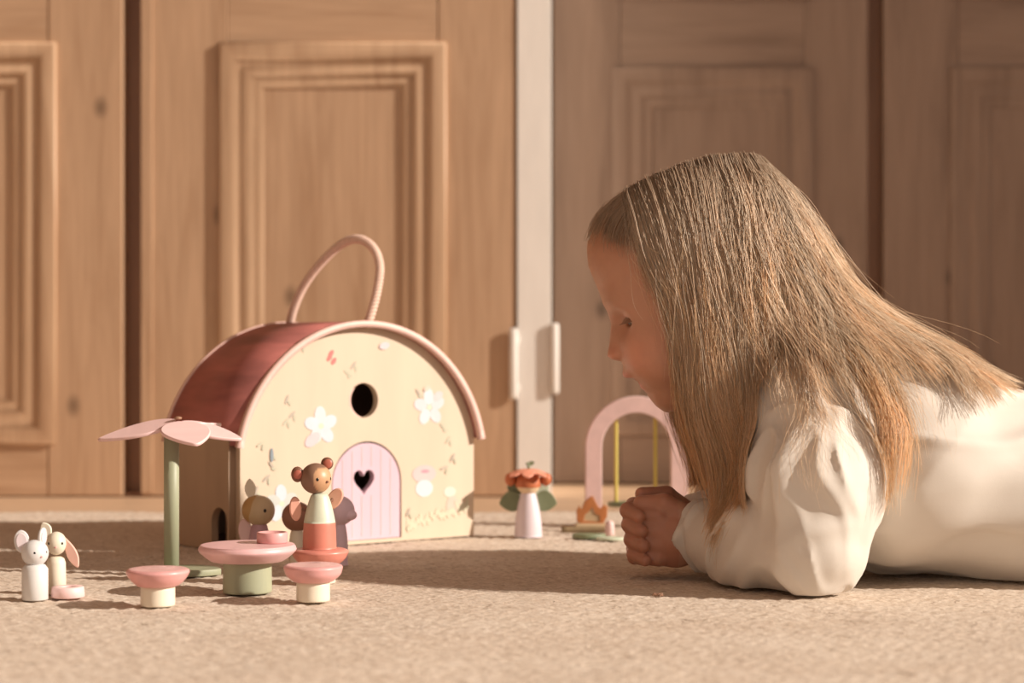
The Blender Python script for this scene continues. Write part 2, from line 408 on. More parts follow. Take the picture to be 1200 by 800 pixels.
# printed flowers on the front board
PV, PF, PC = [], [], []
def dab(px, py, w, h, c, rot=0, soft=1):
    t, z = hpx(px, py); y = -.0003-.00002*(len(PF)/14+5)
    b = len(PV); n = 14; PV.append((t, y, z)); PC.append(c)
    for k in range(n):
        a = 2*PI*k/n; u = w/2*math.cos(a); q = h/2*math.sin(a)
        PV.append((t+(u*math.cos(rot)-q*math.sin(rot))/1000, y, z+(u*math.sin(rot)+q*math.cos(rot))/1000)); PC.append(c)
    for k in range(n): PF.append((b, b+1+k, b+1+(k+1) % n))
WH = (.74,.72,.74); BL = (.66,.70,.76); PK = (.78,.53,.52); SG = (.55,.53,.40); BW = (.50,.43,.35)
def flush(name, label=None):
    o = link(name, npmesh(PV, PF, np.array(PC)), M['print'], house, label=label); o['kind'] = 'stuff'
    PV.clear(); PF.clear(); PC.clear()
def blossom(px, py, s, c1, c2):
    for k in range(5):
        a = 2*PI*k/5+.4; dab(px+.42*s*math.cos(a)*.83, py-.42*s*math.sin(a), .62*s, .46*s, c1 if k % 2 else c2, a)
    dab(px, py, .22*s, .2*s, (.80,.72,.55))
blossom(376, 499, 31, WH, BL); dab(366, 515, 22, 13, (.74,.58,.60), .6); flush('printed_flower')
blossom(503, 477, 30, WH, (.75,.66,.68)); dab(513, 464, 15, 10, (.76,.60,.60), .5); flush('printed_flower')
dab(497, 555, 33, 20, PK); dab(498, 552, 12, 4, (.6,.3,.36)); dab(497, 572, 24, 19, WH); flush('printed_toadstool', 'printed toadstool with a pink cap'); blossom(330, 590, 30, BL, (.60,.62,.58)); flush('printed_flower')
dab(527, 576, 17, 12, (.66,.70,.60)); dab(530, 592, 17, 22, (.76,.54,.45)); flush('printed_flower')
for (x, y) in ((386, 419), (391, 423), (388, 414)): dab(x, y, 9, 5, (.80,.20,.18), .9)
flush('printed_butterfly', 'small red printed butterfly')
for (x, y, r_) in ((414, 428, .9), (407, 437, -.6), (342, 486, .8), (335, 494, .8), (336, 468, 1.2), (353, 405, .4), (525, 515, .9), (519, 500, -.8), (490, 460, -.9),
                  (318, 532, 1.4), (312, 560, .7), (318, 545, -.9), (305, 520, .5), (520, 548, .3), (530, 536, 1.0), (478, 600, 1.1), (345, 552, .9), (300, 575, 1.3)):
    dab(x, y, 11, 3.0, SG if int(x) % 2 else BW, r_); dab(x+3, y+4, 7, 3.4, SG, r_+.9)
dab(318, 533, 4, 15, (.25,.30,.34)); dab(450, 405, 14, 8, (.74,.60,.62), .2); dab(500, 455, 10, 5, (.78,.60,.5), .4)
flush('printed_sprigs')
for k in range(26): dab(478+3*(k % 24), 617-1.1*(k % 24)+random.uniform(-5, 3), 4, random.uniform(6, 14), (.66,.62,.46), random.uniform(-.4, .4))
flush('printed_grass')
# brown print on the side board
for (y, z, r_) in ((.078, .084, .0042), (.12, .05, .006), (.10, .035, .006), (.03, .03, .005), (.11, .07, .005)):
    link('printed_spot', plate_me([ring(0, 0, r_, 9)], .0005), M['rose'] if r_ > .005 else M['gap_wood'], sp, loc=(y, .0082, z))

# ------------------------------------------------------------------ toadstools, table, cup
M['pale_top'] = paint('pale_pink_top', (.82,.50,.48), .4, .10, 50, (1,.3,1))
def toadstool(px, Dd, R_, label, cap, stemm=None, H=.0310):
    s = 2300/Dd; t = thing('toadstool', ((px-600)/s, Dd, 0), label, 'toy stool', group='toadstool set round the pink table')
    link('stem', lathe_me([(0, 0)]+arcprof([(.0138, 0), (.0143, .001), (.0143, .008), (.0143, .0175)], 2)+[(0, .0175)], 40), M['cream'], t, smooth=True)
    link('cap', lathe_me(arcprof([(.0001, .0162), (.0150, .0162), (.0195, .0185), (.0235, .0225), (R_-.0004, .0270), (R_-.0002, .0288), (R_-.0016, .0302), (R_-.006, H), (.0001, H+.0002)], 5), 56),
         cap, t, smooth=True)
    link('cap_top', lathe_me([(0, H+.0004), (R_-.0065, H+.0002), (R_-.0030, H-.0002)], 48), M['pale_top'] if cap != M['coral'] else M['coral'], t, smooth=True)
    # pale worn streaks on the top
    for k in range(4):
        w = random.uniform(.004, .009)
        link('pale_streak', plate_me([[(w*math.cos(2*PI*j/10), .0012*math.sin(2*PI*j/10)) for j in range(10)]], .0002), M['petal'], t,
             loc=(random.uniform(-.010, .009), random.uniform(-.010, .012), H+.0004), rot=(R(-90), 0, 0))
    return t
toadstool(185, 1.645, .0265, 'pink toadstool with cream stem, leftmost one in front of the flower', M['pink'])
toadstool(367, 1.675, .0254, 'pink toadstool with cream stem in front of the bear doll, right of the table', M['pink'])
toadstool(375, 1.800, .0262, 'coral toadstool that the bear doll stands on', M['coral'])
s = 2300/1.734; tb = thing('toadstool_table', ((290-600)/s, 1.734, 0), 'round pink table on a thick sage green leg', 'toy table')
link('leg', lathe_me([(0, 0)]+arcprof([(.0208, 0), (.0216, .0012), (.0214, .014), (.0212, .028)], 3)+[(0, .028)], 48), M['sage'], tb, smooth=True)
link('tabletop', lathe_me(arcprof([(.0001, .0275), (.0285, .0275), (.0335, .0285), (.040, .0335), (.0428, .0365), (.0430, .0385), (.0415, .0410), (.037, .0420), (.0001, .0422)], 5), 64), M['pinktop'] if 'pinktop' in M else paint('pink_tabletop', (.80,.50,.50), .4, .10, 40, (1,.2,1)), tb, smooth=True)
cp = thing('cup', ((319-600)/2300*1.745, 1.745, .0423), 'small pink round cup standing on the pink table', 'toy cup')
link('cup_wall', lathe_me([(0, 0), (.0132, 0), (.0137, .0006), (.0137, .0088), (.0132, .0094), (.0112, .0094), (.0110, .0040), (0, .0040)], 40), M['pink'], cp, smooth=False)

# ------------------------------------------------------------------ flower parasol
fl = thing('flower_parasol', ((201-600)/2300*1.87, 1.87, 0), 'tall toy flower with pale pink petals on a sage green stem', 'toy flower')
link('stem', lathe_me([(0, .004), (.0072, .004), (.0072, .142), (.0, .142)], 32), M['sage'], fl, smooth=False)
def leaf_loop(L, w, n=26, p=.9, tip=.0):
    up = []; 
    for k in range(n+1):
        t = k/n; y = w/2*(math.sin(PI*t**p))**.75 if 0 < t < 1 else 0
        up.append((t*L, y))
    return up+[(x, -y) for x, y in up[-2:0:-1]]
bl = link('base', plate_me([[(-.016+x, y) for x, y in leaf_loop(.066, .056, p=.9)]], .006, .001), M['sage'], fl, loc=(.0, 0, .006), rot=(R(-90), 0, R(-12)))
for k, (ang, L, w, dr_, ro_) in enumerate(((188, .076, .036, 13, -16), (-64, .064, .046, 17, 4), (-8, .064, .034, 14, 14), (62, .066, .038, 3, 0), (122, .066, .038, 3, 0))):
    lp = [(.001+x, y) for x, y in leaf_loop(L, w, p=.75)]
    o = link('petal', plate_me([lp], .0034, .0009), M['petal'], fl)
    o.matrix_local = Matrix.Translation((.006, 0, .1465-.0007*k)) @ Matrix.Rotation(R(ang), 4, 'Z') @ Matrix.Rotation(R(dr_), 4, 'Y') @ Matrix.Rotation(R(ro_), 4, 'X') @ Matrix.Rotation(R(-90), 4, 'X')
link('screw', lathe_me([(0, 0), (.0034, 0), (.0038, .0018), (.002, .0026), (0, .0028)], 16), M['gap_wood'], fl, loc=(.0065, -.002, .1470), label='dark metal screw')

# ------------------------------------------------------------------ peg dolls
def vadd(me): return me
def dot(parent, c, rad, direction, name='eye', mat=None):
    d = Vector(direction).normalized()
    link(name, ellipsoid_me((rad, rad*.35, rad*1.15), 12), mat or M['black'], parent, loc=tuple(Vector(c)), rot=(0, 0, math.atan2(d.y, d.x)+PI/2))
def sph(c, r, az, el):                      # spot on a ball
    return (c[0]+r*math.cos(el)*math.cos(az), c[1]+r*math.cos(el)*math.sin(az), c[2]+r*math.sin(el))
def disc_me(rx, rz, th, inner=None):
    me = plate_me([[(rx*math.cos(2*PI*k/22), rz*math.sin(2*PI*k/22)) for k in range(22)]], th, th*.3); return me

M['ear_pale'] = paint('pale_lilac_ear', (.74,.64,.66), .5, .04)
# white mouse
s = 2300/1.682; mo = thing('mouse_doll', ((41-600)/s, 1.682, 0), 'white wooden mouse peg doll with round pale ears at far left', 'toy doll')
link('body', lathe_me([(0, 0)]+[(.0108, 0), (.0114, .0006), (.0114, .0262), (.0088, .0297), (.0050, .0305), (0, .0305)], 12), paint('white_blue_paint', (.71,.69,.67), .5, .03), mo, smooth=False)
mh_ = link('head', lathe_me(ball_prof(.0115, .0398, 20), 32), M['cream'], mo, smooth=True)
mh_.data.materials.clear(); mh_.data.materials.append(paint('white_grey_paint', (.70,.68,.67), .5, .03))
for (lx, ly, lz, rot, w, h) in ((-.0112, .001, .0495, (0, R(-8), R(10)), .0066, .0100), (.0070, .004, .0535, (0, R(8), R(70)), .0056, .0080)):
    e = link('ear', disc_me(w, h, .0028), mh_.data.materials[0], mo, loc=(lx, ly-.0014, lz), rot=rot)
    link('inner_ear', disc_me(w*.72, h*.76, .0012), M['ear_pale'], e, loc=(0, -.0007, 0))
for az in (-78, -18):
    p = sph((0, 0, .0398), .0112, R(az), R(5)); dot(mo, p, .0011, (math.cos(R(az)), math.sin(R(az)), 0))
link('nose', ellipsoid_me((.0011, .0009, .0009), 10), M['pink'], mo, loc=sph((0, 0, .0398), .0115, R(-48), R(-12)))
# cream rabbit
s = 2300/1.722; ra = thing('rabbit_doll', ((66-600)/s, 1.722, 0), 'cream rabbit peg doll with long drooping pink ears behind the white mouse doll', 'toy doll')
link('body', lathe_me([(0, 0), (.0080, 0), (.0085, .0006), (.0083, .0270), (.0070, .0310), (.0040, .0325), (0, .0325)], 28), M['cream'], ra, smooth=True)
rh = link('head', lathe_me(ball_prof(.0089, .0440, 20, 1.15), 32), M['cream'], ra, smooth=True)
for sx, L in ((1, .030), (-1, .016)):
    lp = leaf_loop(L, .0095, p=1.25)
    e = link('ear', plate_me([lp], .0030, .0008), M['coral'] if sx > 0 else M['cream'], ra, label='long drooping pink ear' if sx > 0 else None)
    if sx > 0:
        e.data.materials.clear(); e.data.materials.append(paint('peach_ear', (.78,.47,.38), .5, .05))
        e.matrix_local = Matrix.Translation((.0068, -.001, .0500)) @ Matrix.Rotation(R(66), 4, 'Y')
    else: e.matrix_local = Matrix.Translation((-.0055, .002, .0480)) @ Matrix.Rotation(R(-118), 4, 'Y')
for az in (-125, -42):
    p = sph((0, 0, .0440), .0088, R(az), R(3)); dot(ra, p, .0011, (math.cos(R(az)), math.sin(R(az)), 0))
link('nose', ellipsoid_me((.0010, .0006, .0008), 10), M['pink'], ra, loc=sph((0, 0, .0435), .0090, R(-82), R(-14)))
# pink ring dish next to the rabbit
s = 2300/1.700; rd = thing('ring_dish', ((80-600)/s, 1.698, 0), 'low pale pink dish with a dark slot in front of the rabbit doll', 'toy dish')
link('dish', lathe_me([(0, 0), (.0138, 0), (.0146, .0008), (.0138, .0085), (.0130, .0092), (.0060, .0092), (.0052, .0085), (.0050, .003), (0, .003)], 36), M['petal'], rd, smooth=False)
link('slot', box_me(-.004, .004, -.0010, .0010, .0030, .0078), M['gap_wood'], rd, loc=(.0035, 0, 0), label='dark slot inside the dish')
# bear with wings, standing on the coral toadstool
s = 2300/1.80; bx = (374.5-600)/s
be = thing('bear_doll', (bx, 1.80, .0314), 'brown bear peg doll with peach wings, pale green top and coral skirt', 'toy doll')
def be_col(p):
    return (.66,.235,.17) if p[2] < .0238 else (.66,.70,.55)
def rings(pr):                               # repeats a ring where the paint changes
    return pr
pr = arcprof([(.0001, 0), (.0146, 0), (.0154, .0012), (.0152, .012), (.0146, .0236)], 4)+[(.0145, .0240)]+arcprof([(.0145, .0240), (.0125, .034), (.0100, .043), (.0075, .0490), (.004, .0505), (.0001, .0505)], 4)
link('body', lathe_me(pr, 40, be_col), M['paint'], be, smooth=True)
HB = (-.0035, 0, .0640)
FD = np.array([math.cos(R(-38)), math.sin(R(-38)), -.05]); FD /= np.linalg.norm(FD)
def bh_col(p):
    q = np.asarray(p)-np.array([0, 0, .0]); q = q/(np.linalg.norm(q)+1e-9)
    a = q @ FD
    return (.62,.36,.20) if a > .56 and q[2] < .72 else (.26,.145,.095)
hb = link('head', ellipsoid_me((.0142, .0142, .0142), 72, bh_col), M['paint'], be, loc=HB, smooth=True, label='brown head with a tan face')
brown = paint('dark_brown_paint', (.22,.10,.06), .45, .06); redin = paint('red_brown_inner', (.50,.15,.10), .45, .06)
for (ax, ay, az_, rz) in ((-.0165, -.003, .0040, 15), (.0100, .0045, .0135, 20)):
    e = link('ear', lathe_me(ball_prof(.0058, 0, 12), 20), brown, hb, loc=(ax, ay, az_), smooth=True); e.scale = (1, .55, 1.25 if ax < 0 else 1)
    link('inner_ear', ellipsoid_me((.0040, .0012, .0042), 16), redin, hb, loc=(ax+.0008, ay-.0034, az_), smooth=True)
for az in (-78, -12):
    p = sph((0, 0, 0), .0140, R(az), R(0)); dot(hb, p, .0014, (math.cos(R(az)), math.sin(R(az)), 0))
    g = sph((0, 0, .0005), .0144, R(az+3), R(1)); link('eye_glint', ellipsoid_me((.0004, .0003, .0004), 8), M['cream'], hb, loc=g)
link('nose', ellipsoid_me((.0018, .0014, .0012), 12), brown, hb, loc=sph((0, 0, 0), .0142, R(-38), R(-10)), smooth=True)
peach = paint('peach_wing', (.80,.43,.32), .5, .05)
for (lx, ly, lz, rx, rot) in ((-.0215, -.004, .0365, .0056, (0, R(-4), R(12))), (.0125, .009, .0445, .0068, (0, R(35), R(-10)))):
    link('wing', disc_me(rx, .0112, .0036), peach, be, loc=(lx, ly, lz), rot=rot)
link('wing_joint', tube_me([(-.020, -.002, .036), (-.013, 0, .035), (-.008, .001, .034)], .0014, 8, 10), brown, be)
link('wing_joint', tube_me([(.011, .010, .0445), (.008, .006, .040), (.005, .002, .037)], .0014, 8, 10), brown, be)
# dolls standing behind, in front of the house wall
def back_doll(px, D, headr, headz, br, headc, bodyc, label, snout, hairc=None, eye=True, name='peg_doll'):
    t = thing(name, ((px-600)/2300*D, D, 0), label, 'toy doll')
    link('body', lathe_me(arcprof([(.0001, 0), (br, 0), (br*1.04, .001), (br, headz*.45), (br*.62, headz-headr*.75), (.0001, headz-headr*.7)], 4), 28), bodyc, t, smooth=True)
    h = link('head', ellipsoid_me((headr, headr, headr*.98), 28), headc, t, loc=(0, 0, headz), smooth=True)
    if snout: link('snout', ellipsoid_me((headr*.45, headr*.4, headr*.36), 16), headc, h, loc=(headr*.85*math.cos(R(-30)), headr*.85*math.sin(R(-30)), -headr*.25), smooth=True)
    if hairc:
        hh = link('hair_cap', ellipsoid_me((headr*.92, headr*1.02, headr*.95), 24), hairc, h, loc=(-headr*.22, headr*.10, headr*.05), smooth=True)
    if eye: dot(h, sph((0, 0, 0), headr*.99, R(-62), R(4)), .0016, (.5, -.9, 0))
    return t, h
tanp = paint('tan_paint', (.56,.42,.26), .5, .05); ochre = paint('ochre_paint', (.50,.30,.12), .5, .1); mauve = paint('mauve_paint', (.52,.31,.36), .5, .06)
lil = paint('lilac_paint', (.85,.66,.78), .45, .05)
t, h = back_doll(304, 1.95, .0155, .0530, .0105, tanp, mauve, 'tan peg doll with ochre hair behind the pink table, by the house corner', False, ochre)
e = link('ear', plate_me([leaf_loop(.022, .011, p=1.1)], .003, .0006), M['cream'], h); e.matrix_local = Matrix.Translation((-.008, -.002, .010)) @ Matrix.Rotation(R(-95), 4, 'Y')
w = link('wing', disc_me(.007, .013, .003), M['petal'], t, loc=(-.0135, -.002, .032), rot=(0, R(-8), R(10)))
t, h = back_doll(348, 1.93, .0150, .0490, .0080, paint('chestnut_paint', (.30,.135,.085), .45, .08), M['cream'], 'chestnut brown round headed peg doll half hidden behind the bear doll', False, None, False)
t, h = back_doll(398, 1.95, .0150, .0530, .0080, lil, lil, 'lilac peg doll with a rounded snout, before the lilac door of the house', True, None, False)
link('ear', ellipsoid_me((.005, .002, .006), 12), lil, h, loc=(-.006, 0, .013), smooth=True)

# fairy doll with leaf wings, right of the house
D = 2.23; s = 2300/D; fa = thing('fairy_doll', ((619-600)/s, D, 0), 'peg doll with coral flower hat and green leaf wings, right of the house', 'toy doll')
lw = paint('lilac_white_paint', (.70,.60,.64), .5, .04)
link('body', lathe_me(arcprof([(.0001, 0), (.0150, 0), (.0156, .001), (.0150, .015), (.0125, .032), (.0090, .046), (.006, .051), (.0001, .052)], 4), 36), lw, fa, smooth=True)
fh = link('head', ellipsoid_me((.0138, .0138, .0135), 32), paint('pale_skin_paint', (.78,.58,.38), .5, .03), fa, loc=(0, 0, .0600), smooth=True)
oh = paint('auburn_paint', (.48,.135,.05), .5, .08); hatm = paint('coral_hat', (.80,.33,.22), .5, .06)
link('hair', lathe_me([(0, .0142), (.008, .0126), (.0132, .0075), (.0148, .000), (.0144, -.004)], 28), oh, fh, smooth=True)
for sx in (-1, 1):
    b = link('hair_bun', ellipsoid_me((.0065, .006, .0075), 16), oh, fh, loc=(sx*.0200, -.001, .0045), smooth=True)
hat = link('flower_hat', lathe_me(arcprof([(.0001, .0165), (.010, .0160), (.017, .0135), (.0185, .0120), (.016, .0112), (.0001, .0115)], 4), 32), hatm, fa, loc=(0, 0, .0600), smooth=True)
for k in range(7):
    a = 2*PI*k/7+.2
    o = link('hat_petal', plate_me([leaf_loop(.017, .013, 12)], .0022, .0005), hatm, hat)
    o.matrix_local = Matrix.Translation((.011*math.cos(a), .011*math.sin(a), .0155)) @ Matrix.Rotation(a, 4, 'Z') @ Matrix.Rotation(R(22), 4, 'Y') @ Matrix.Rotation(R(-90), 4, 'X')
link('hat_stalk', tube_me([(0, 0, .0155), (.0005, 0, .0195), (-.002, 0, .0235)], .0016, 8, 10), M['leaf'], hat, smooth=True)
link('hat_leaf', plate_me([leaf_loop(.009, .005, 10)], .0014), M['leaf'], hat, loc=(-.001, 0, .021), rot=(0, R(-20), R(5)))
for sx in (-1, 1):
    o = link('leaf_wing', plate_me([leaf_loop(.026, .024, 16, p=.8)], .0030, .0006), M['leaf'], fa)
    o.matrix_local = Matrix.Translation((sx*.0075, .0035, .0420)) @ Matrix.Rotation(0 if sx > 0 else PI, 4, 'Z') @ Matrix.Rotation(R(12), 4, 'Y')
    link('upper_wing', plate_me([leaf_loop(.019, .014, 14)], .0024, .0005), M['mint'] if sx > 0 else M['leaf'], fa).matrix_local = \
        Matrix.Translation((sx*.0065, .0062, .0490)) @ Matrix.Rotation(0 if sx > 0 else PI, 4, 'Z') @ Matrix.Rotation(R(-22), 4, 'Y')
for az in (-120, -60): dot(fh, sph((0, 0, 0), .0137, R(az), R(-2)), .0010, (math.cos(R(az)), math.sin(R(az)), 0))

# ------------------------------------------------------------------ swing arch, campfire, log, leaf
D = 2.36; s = 2300/D; ax = (745.5-600)/s
sw = thing('swing_arch', (ax, D, 0), 'pale pink toy swing arch behind the clasped hands', 'toy swing')
ro, ri, zt = .0613, .0415, HC+(400-464)/s
def arch_band(z0=0):
    zc = zt-ro; o = [(-ro, z0)]+[(ro*math.cos(a), zc+ro*math.sin(a)) for a in np.linspace(PI, 0, 30)]+[(ro, z0), (ri, z0)]
    return o+[(ri*math.cos(a), zc+ri*math.sin(a)) for a in np.linspace(0, PI, 30)]+[(-ri, z0)]
link('arch_frame', plate_me([arch_band()], .016, .001), M['arch'], sw, loc=(0, -.008, 0))
for sx in (-1, 1): link('foot', box_me(sx*.0515-.0125, sx*.0515+.0125, -.020, .020, 0, .006, .001), M['arch'], sw)
zc = zt-ro
for px in (722, 768):
    lx = (px-745.5)/s; zz = zc+math.sqrt(ri**2-lx**2)
    link('rope', tube_me([(lx, 0, zz+.003), (lx, 0, .08), (lx, 0, .026)], .0023, 8, 20), M['yellow'], sw, smooth=True)
link('seat', plate_me([[(x-.034, y) for x, y in leaf_loop(.068, .030, 20)]], .006, .001), M['leaf'], sw, loc=(0, 0, .0285), rot=(R(-90), 0, 0), label='green leaf shaped seat')
D = 2.30; s = 2300/D
cf = thing('campfire', ((694-600)/s, D, 0), 'orange wooden campfire flames before the left leg of the pink arch', 'toy campfire')
fo_ = [(-.018, .010), (-.0185, .022), (-.0150, .029), (-.0125, .024), (-.009, .033), (-.003, .0385), (.001, .0400), (.004, .034), (.007, .028), (.010, .025), (.0135, .030), (.018, .027), (.0175, .016), (.014, .009), (.008, .006), (-.009, .006)]
fi_ = [(-.010, .011), (-.0085, .018), (-.004, .0215), (.000, .027), (.0035, .019), (.0085, .017), (.009, .010)]
link('outer_flame', plate_me([fo_, fi_], .006, .0006), M['flame'], cf, loc=(0, 0, 0))
link('inner_flame', plate_me([[(x*.98, z*.98+.0002) for x, z in fi_]], .004), tanp, cf, loc=(0, .001, 0))
link('stand', box_me(-.020, .020, -.010, .014, 0, .008, .0015), tanp, cf)
lg = thing('toy_log', ((686-600)/2300*2.275, 2.262, 0), 'dark brown stick lying in front of the campfire', 'toy log')
link('log', tube_me([(-.028, 0, .004), (0, .001, .004), (.026, 0, .004)], .0036, 10, 12), paint('olive_brown', (.27,.19,.10), .6, .15), lg, smooth=True)
pg = thing('toy_peg', ((714-600)/2300*2.255, 2.245, 0), 'small pale pink peg standing right of the campfire', 'toy peg')
link('peg', lathe_me([(0, 0), (.0052, 0), (.0056, .0006), (.0050, .012), (.0036, .0155), (0, .0165)], 20), M['arch'], pg, smooth=True)
gl = thing('toy_leaf', ((690-600)/2300*2.21, 2.205, 0), 'flat dark green wooden leaf lying before the campfire', 'toy leaf')
link('leaf_blade', plate_me([[(x-.019, y) for x, y in leaf_loop(.038, .026, 18)]], .005, .001), M['leaf'], gl, loc=(0, 0, .0052), rot=(R(-90), 0, 0))
gl2 = thing('toy_leaf', ((716-600)/2300*2.19, 2.185, 0), 'pale mint wooden leaf lying between the dark leaf and the hands', 'toy leaf')
link('leaf_blade', plate_me([[(x-.017, y) for x, y in leaf_loop(.034, .02, 18)]], .003, .0008), M['mint'], gl2, loc=(0, 0, .0032), rot=(R(-90), 0, R(-10)))

# ------------------------------------------------------------------ implicit surfaces for the figure
def capsule(p, a, b, ra, rb):
    a = np.asarray(a, np.float32); b = np.asarray(b, np.float32); ab = b-a
    t = np.clip(((p-a) @ ab)/(ab @ ab), 0, 1)
    return np.linalg.norm(p-a-t[:, None]*ab, axis=1)-(ra+(rb-ra)*t)
def ellip(p, c, r):
    q = (p-np.asarray(c, np.float32)); r = np.asarray(r, np.float32)
    k0 = np.linalg.norm(q/r, axis=1); k1 = np.linalg.norm(q/(r*r), axis=1)+1e-6
    return k0*(k0-1)/k1
def smin(a, b, k):
    h = np.maximum(k-np.abs(a-b), 0)/k; return np.minimum(a, b)-h*h*k*.25
def smax(a, b, k): return -smin(-a, -b, k)
LAT = RNG.random((64, 64, 64)).astype(np.float32)*2-1
def vnoise(p):
    i = np.floor(p).astype(np.int32); f = (p-i).astype(np.float32); f = f*f*(3-2*f); i &= 63; j = (i+1) & 63
    x0, y0, z0 = i.T; x1, y1, z1 = j.T; fx, fy, fz = f.T
    a = LAT[x0, y0, z0]*(1-fx)+LAT[x1, y0, z0]*fx; b = LAT[x0, y1, z0]*(1-fx)+LAT[x1, y1, z0]*fx
    c = LAT[x0, y0, z1]*(1-fx)+LAT[x1, y0, z1]*fx; d = LAT[x0, y1, z1]*(1-fx)+LAT[x1, y1, z1]*fx
    return (a*(1-fy)+b*fy)*(1-fz)+(c*(1-fy)+d*fy)*fz
def polygonise(fn, lo, hi, vox, margin=.006):
    lo = np.array(lo, np.float32); B = 8
    nb = np.ceil((np.array(hi)-lo)/vox/B).astype(int); n = nb*B
    bi = np.stack(np.meshgrid(*[np.arange(k) for k in nb], indexing='ij'), -1).reshape(-1, 3)
    cd = fn((lo+(bi+.5)*B*vox).astype(np.float32))
    V = np.repeat(np.repeat(np.repeat(np.where(cd < 0, -1., 1.).astype(np.float32).reshape(nb), B, 0), B, 1), B, 2)
    act = bi[np.abs(cd) < B*vox*1.0+margin]
    off = np.stack(np.meshgrid(*[np.arange(B)]*3, indexing='ij'), -1).reshape(-1, 3)
    for s in range(0, len(act), 600):
        idx = (act[s:s+600, None, :]*B+off[None]).reshape(-1, 3)
        V[idx[:, 0], idx[:, 1], idx[:, 2]] = fn((lo+idx*vox).astype(np.float32))
    S = V < 0; c = np.zeros(n-1, np.uint8)
    for dx in (0, 1):
        for dy in (0, 1):
            for dz in (0, 1): c += S[dx:n[0]-1+dx, dy:n[1]-1+dy, dz:n[2]-1+dz]
    cells = np.argwhere((c > 0) & (c < 8)); ID = -np.ones(n-1, np.int32); ID[tuple(cells.T)] = np.arange(len(cells))
    acc = np.zeros((len(cells), 3)); cnt = np.zeros(len(cells))
    cor = [(a, b, d) for a in (0, 1) for b in (0, 1) for d in (0, 1)]
    for p in cor:
        for q in cor:
            if sum(q)-sum(p) == 1 and all(y >= x for x, y in zip(p, q)):
                va = V[tuple((cells+p).T)]; vb = V[tuple((cells+q).T)]; m = (va < 0) != (vb < 0)
                t = np.where(m, va/np.where(m, va-vb, 1), 0)
                acc[m] += (np.array(p)+t[:, None]*(np.array(q)-np.array(p)))[m]; cnt[m] += 1
    vert = lo+(cells+acc/cnt[:, None])*vox
    F = []
    for axis in range(3):
        o = [(1, 2), (2, 0), (0, 1)][axis]; e = np.zeros(3, int); e[axis] = 1
        sl0 = [slice(1, n[k]-1) for k in range(3)]; sl0[axis] = slice(0, n[axis]-1); sl1 = list(sl0); sl1[axis] = slice(1, n[axis])
        a = S[tuple(sl0)]; b = S[tuple(sl1)]
        for flip, mk in ((False, a & ~b), (True, ~a & b)):
            g = np.argwhere(mk)+[0 if k == axis else 1 for k in range(3)]
            q = []
            for (u, w) in ((-1, -1), (0, -1), (0, 0), (-1, 0)):
                d = g.copy(); d[:, o[0]] += u; d[:, o[1]] += w; q.append(ID[tuple(d.T)])
            q = np.stack(q, 1); q = q[(q >= 0).all(1)]; F.append(q[:, ::-1] if flip else q)
    return vert, np.vstack(F)

# ------------------------------------------------------------------ the girl
DM = 1.85; SM = 2300/DM; HS = 1223/SM
ROOT = np.array([.42, DM, 0.0])
girl = thing('person', tuple(ROOT), 'small child with long blonde hair in a white dress, lying propped on elbows', 'person')
HCc = W(799.3, 344.7, DM); ta = R(24)
Fv = np.array([-math.cos(ta), 0, -math.sin(ta)]); Uv = np.array([-math.sin(ta), 0, math.cos(ta)]); Sv = np.array([0, -1.0, 0])
MT = np.stack([Fv, Sv, Uv], 1).astype(np.float32)
def toL(p): return ((p-HCc.astype(np.float32)) @ MT)/HS
def toW(l): return HCc+HS*(np.asarray(l) @ np.stack([Fv, Sv, Uv]))
EYE = np.array([.0490, .0300, -.0010])
def head_sdf(p):
    q = toL(p); qa = q.copy(); qa[:, 1] = np.abs(qa[:, 1])
    d = ellip(q, (-.021, 0, .024), (.092, .075, .086))
    d = smin(d, ellip(q, (.016, 0, .044), (.055, .060, .058)), .020)          # forehead
    d = smin(d, ellip(q, (.022, 0, -.030), (.052, .056, .068)), .030)
    d = smin(d, ellip(qa, (.038, .027, -.042), (.030, .026, .030)), .020)     # cheeks
    d = smin(d, ellip(qa, (-.005, .040, -.050), (.030, .016, .028)), .020)    # jaw
    d = smin(d, ellip(q, (.052, 0, -.082), (.018, .022, .016)), .022)         # chin
    d = smin(d, ellip(qa, (.052, .022, .020), (.018, .020, .012)), .014)      # brow
    d = smax(d, -ellip(qa, (.078, .031, -.001), (.016, .018, .012)), .014)    # eye socket
    d = smin(d, np.linalg.norm(qa-EYE.astype(np.float32), axis=1)-.0130, .004)  # lids
    d = smin(d, capsule(q, (.066, 0, .002), (.078, 0, -.022), .0065, .0078), .012)   # nose
    d = smin(d, ellip(qa, (.0745, .0075, -.0270), (.0085, .0055, .0055)), .004)
    d = smax(d, -ellip(qa, (.0780, .0050, -.0330), (.0040, .0020, .0030)), .002)
    d = smin(d, ellip(q, (.066, 0, -.0480), (.0125, .0190, .0065)), .008)     # upper lip
    d = smin(d, ellip(q, (.062, 0, -.0650), (.0115, .0150, .0060)), .008)
    d = smax(d, -ellip(q, (.078, 0, -.0575), (.0185, .0165, .0045)), .002)    # slightly open mouth
    # opened eye slit, looking down
    d = smax(d, -ellip(qa, (.0615, .0320, -.0030), (.0090, .0112, .0043)), .0012)
    # ear
    e = ellip(qa, (-.020, .0735, -.006), (.014, .0065, .024)); e = smax(e, -ellip(qa, (-.016, .0805, -.004), (.008, .005, .016)), .004)
    return smin(d, e, .006)*HS
A_sh, A_el, A_wr = W(945, 486, 1.765), np.array([.262, 1.715, .036]), np.array([.177, 1.838, .038])
B_sh, B_el, B_wr = A_sh*[1, 0, 1]+[0, 2*DM-1.765, 0], np.array([.268, 1.975, .036]), np.array([.179, 1.895, .040])
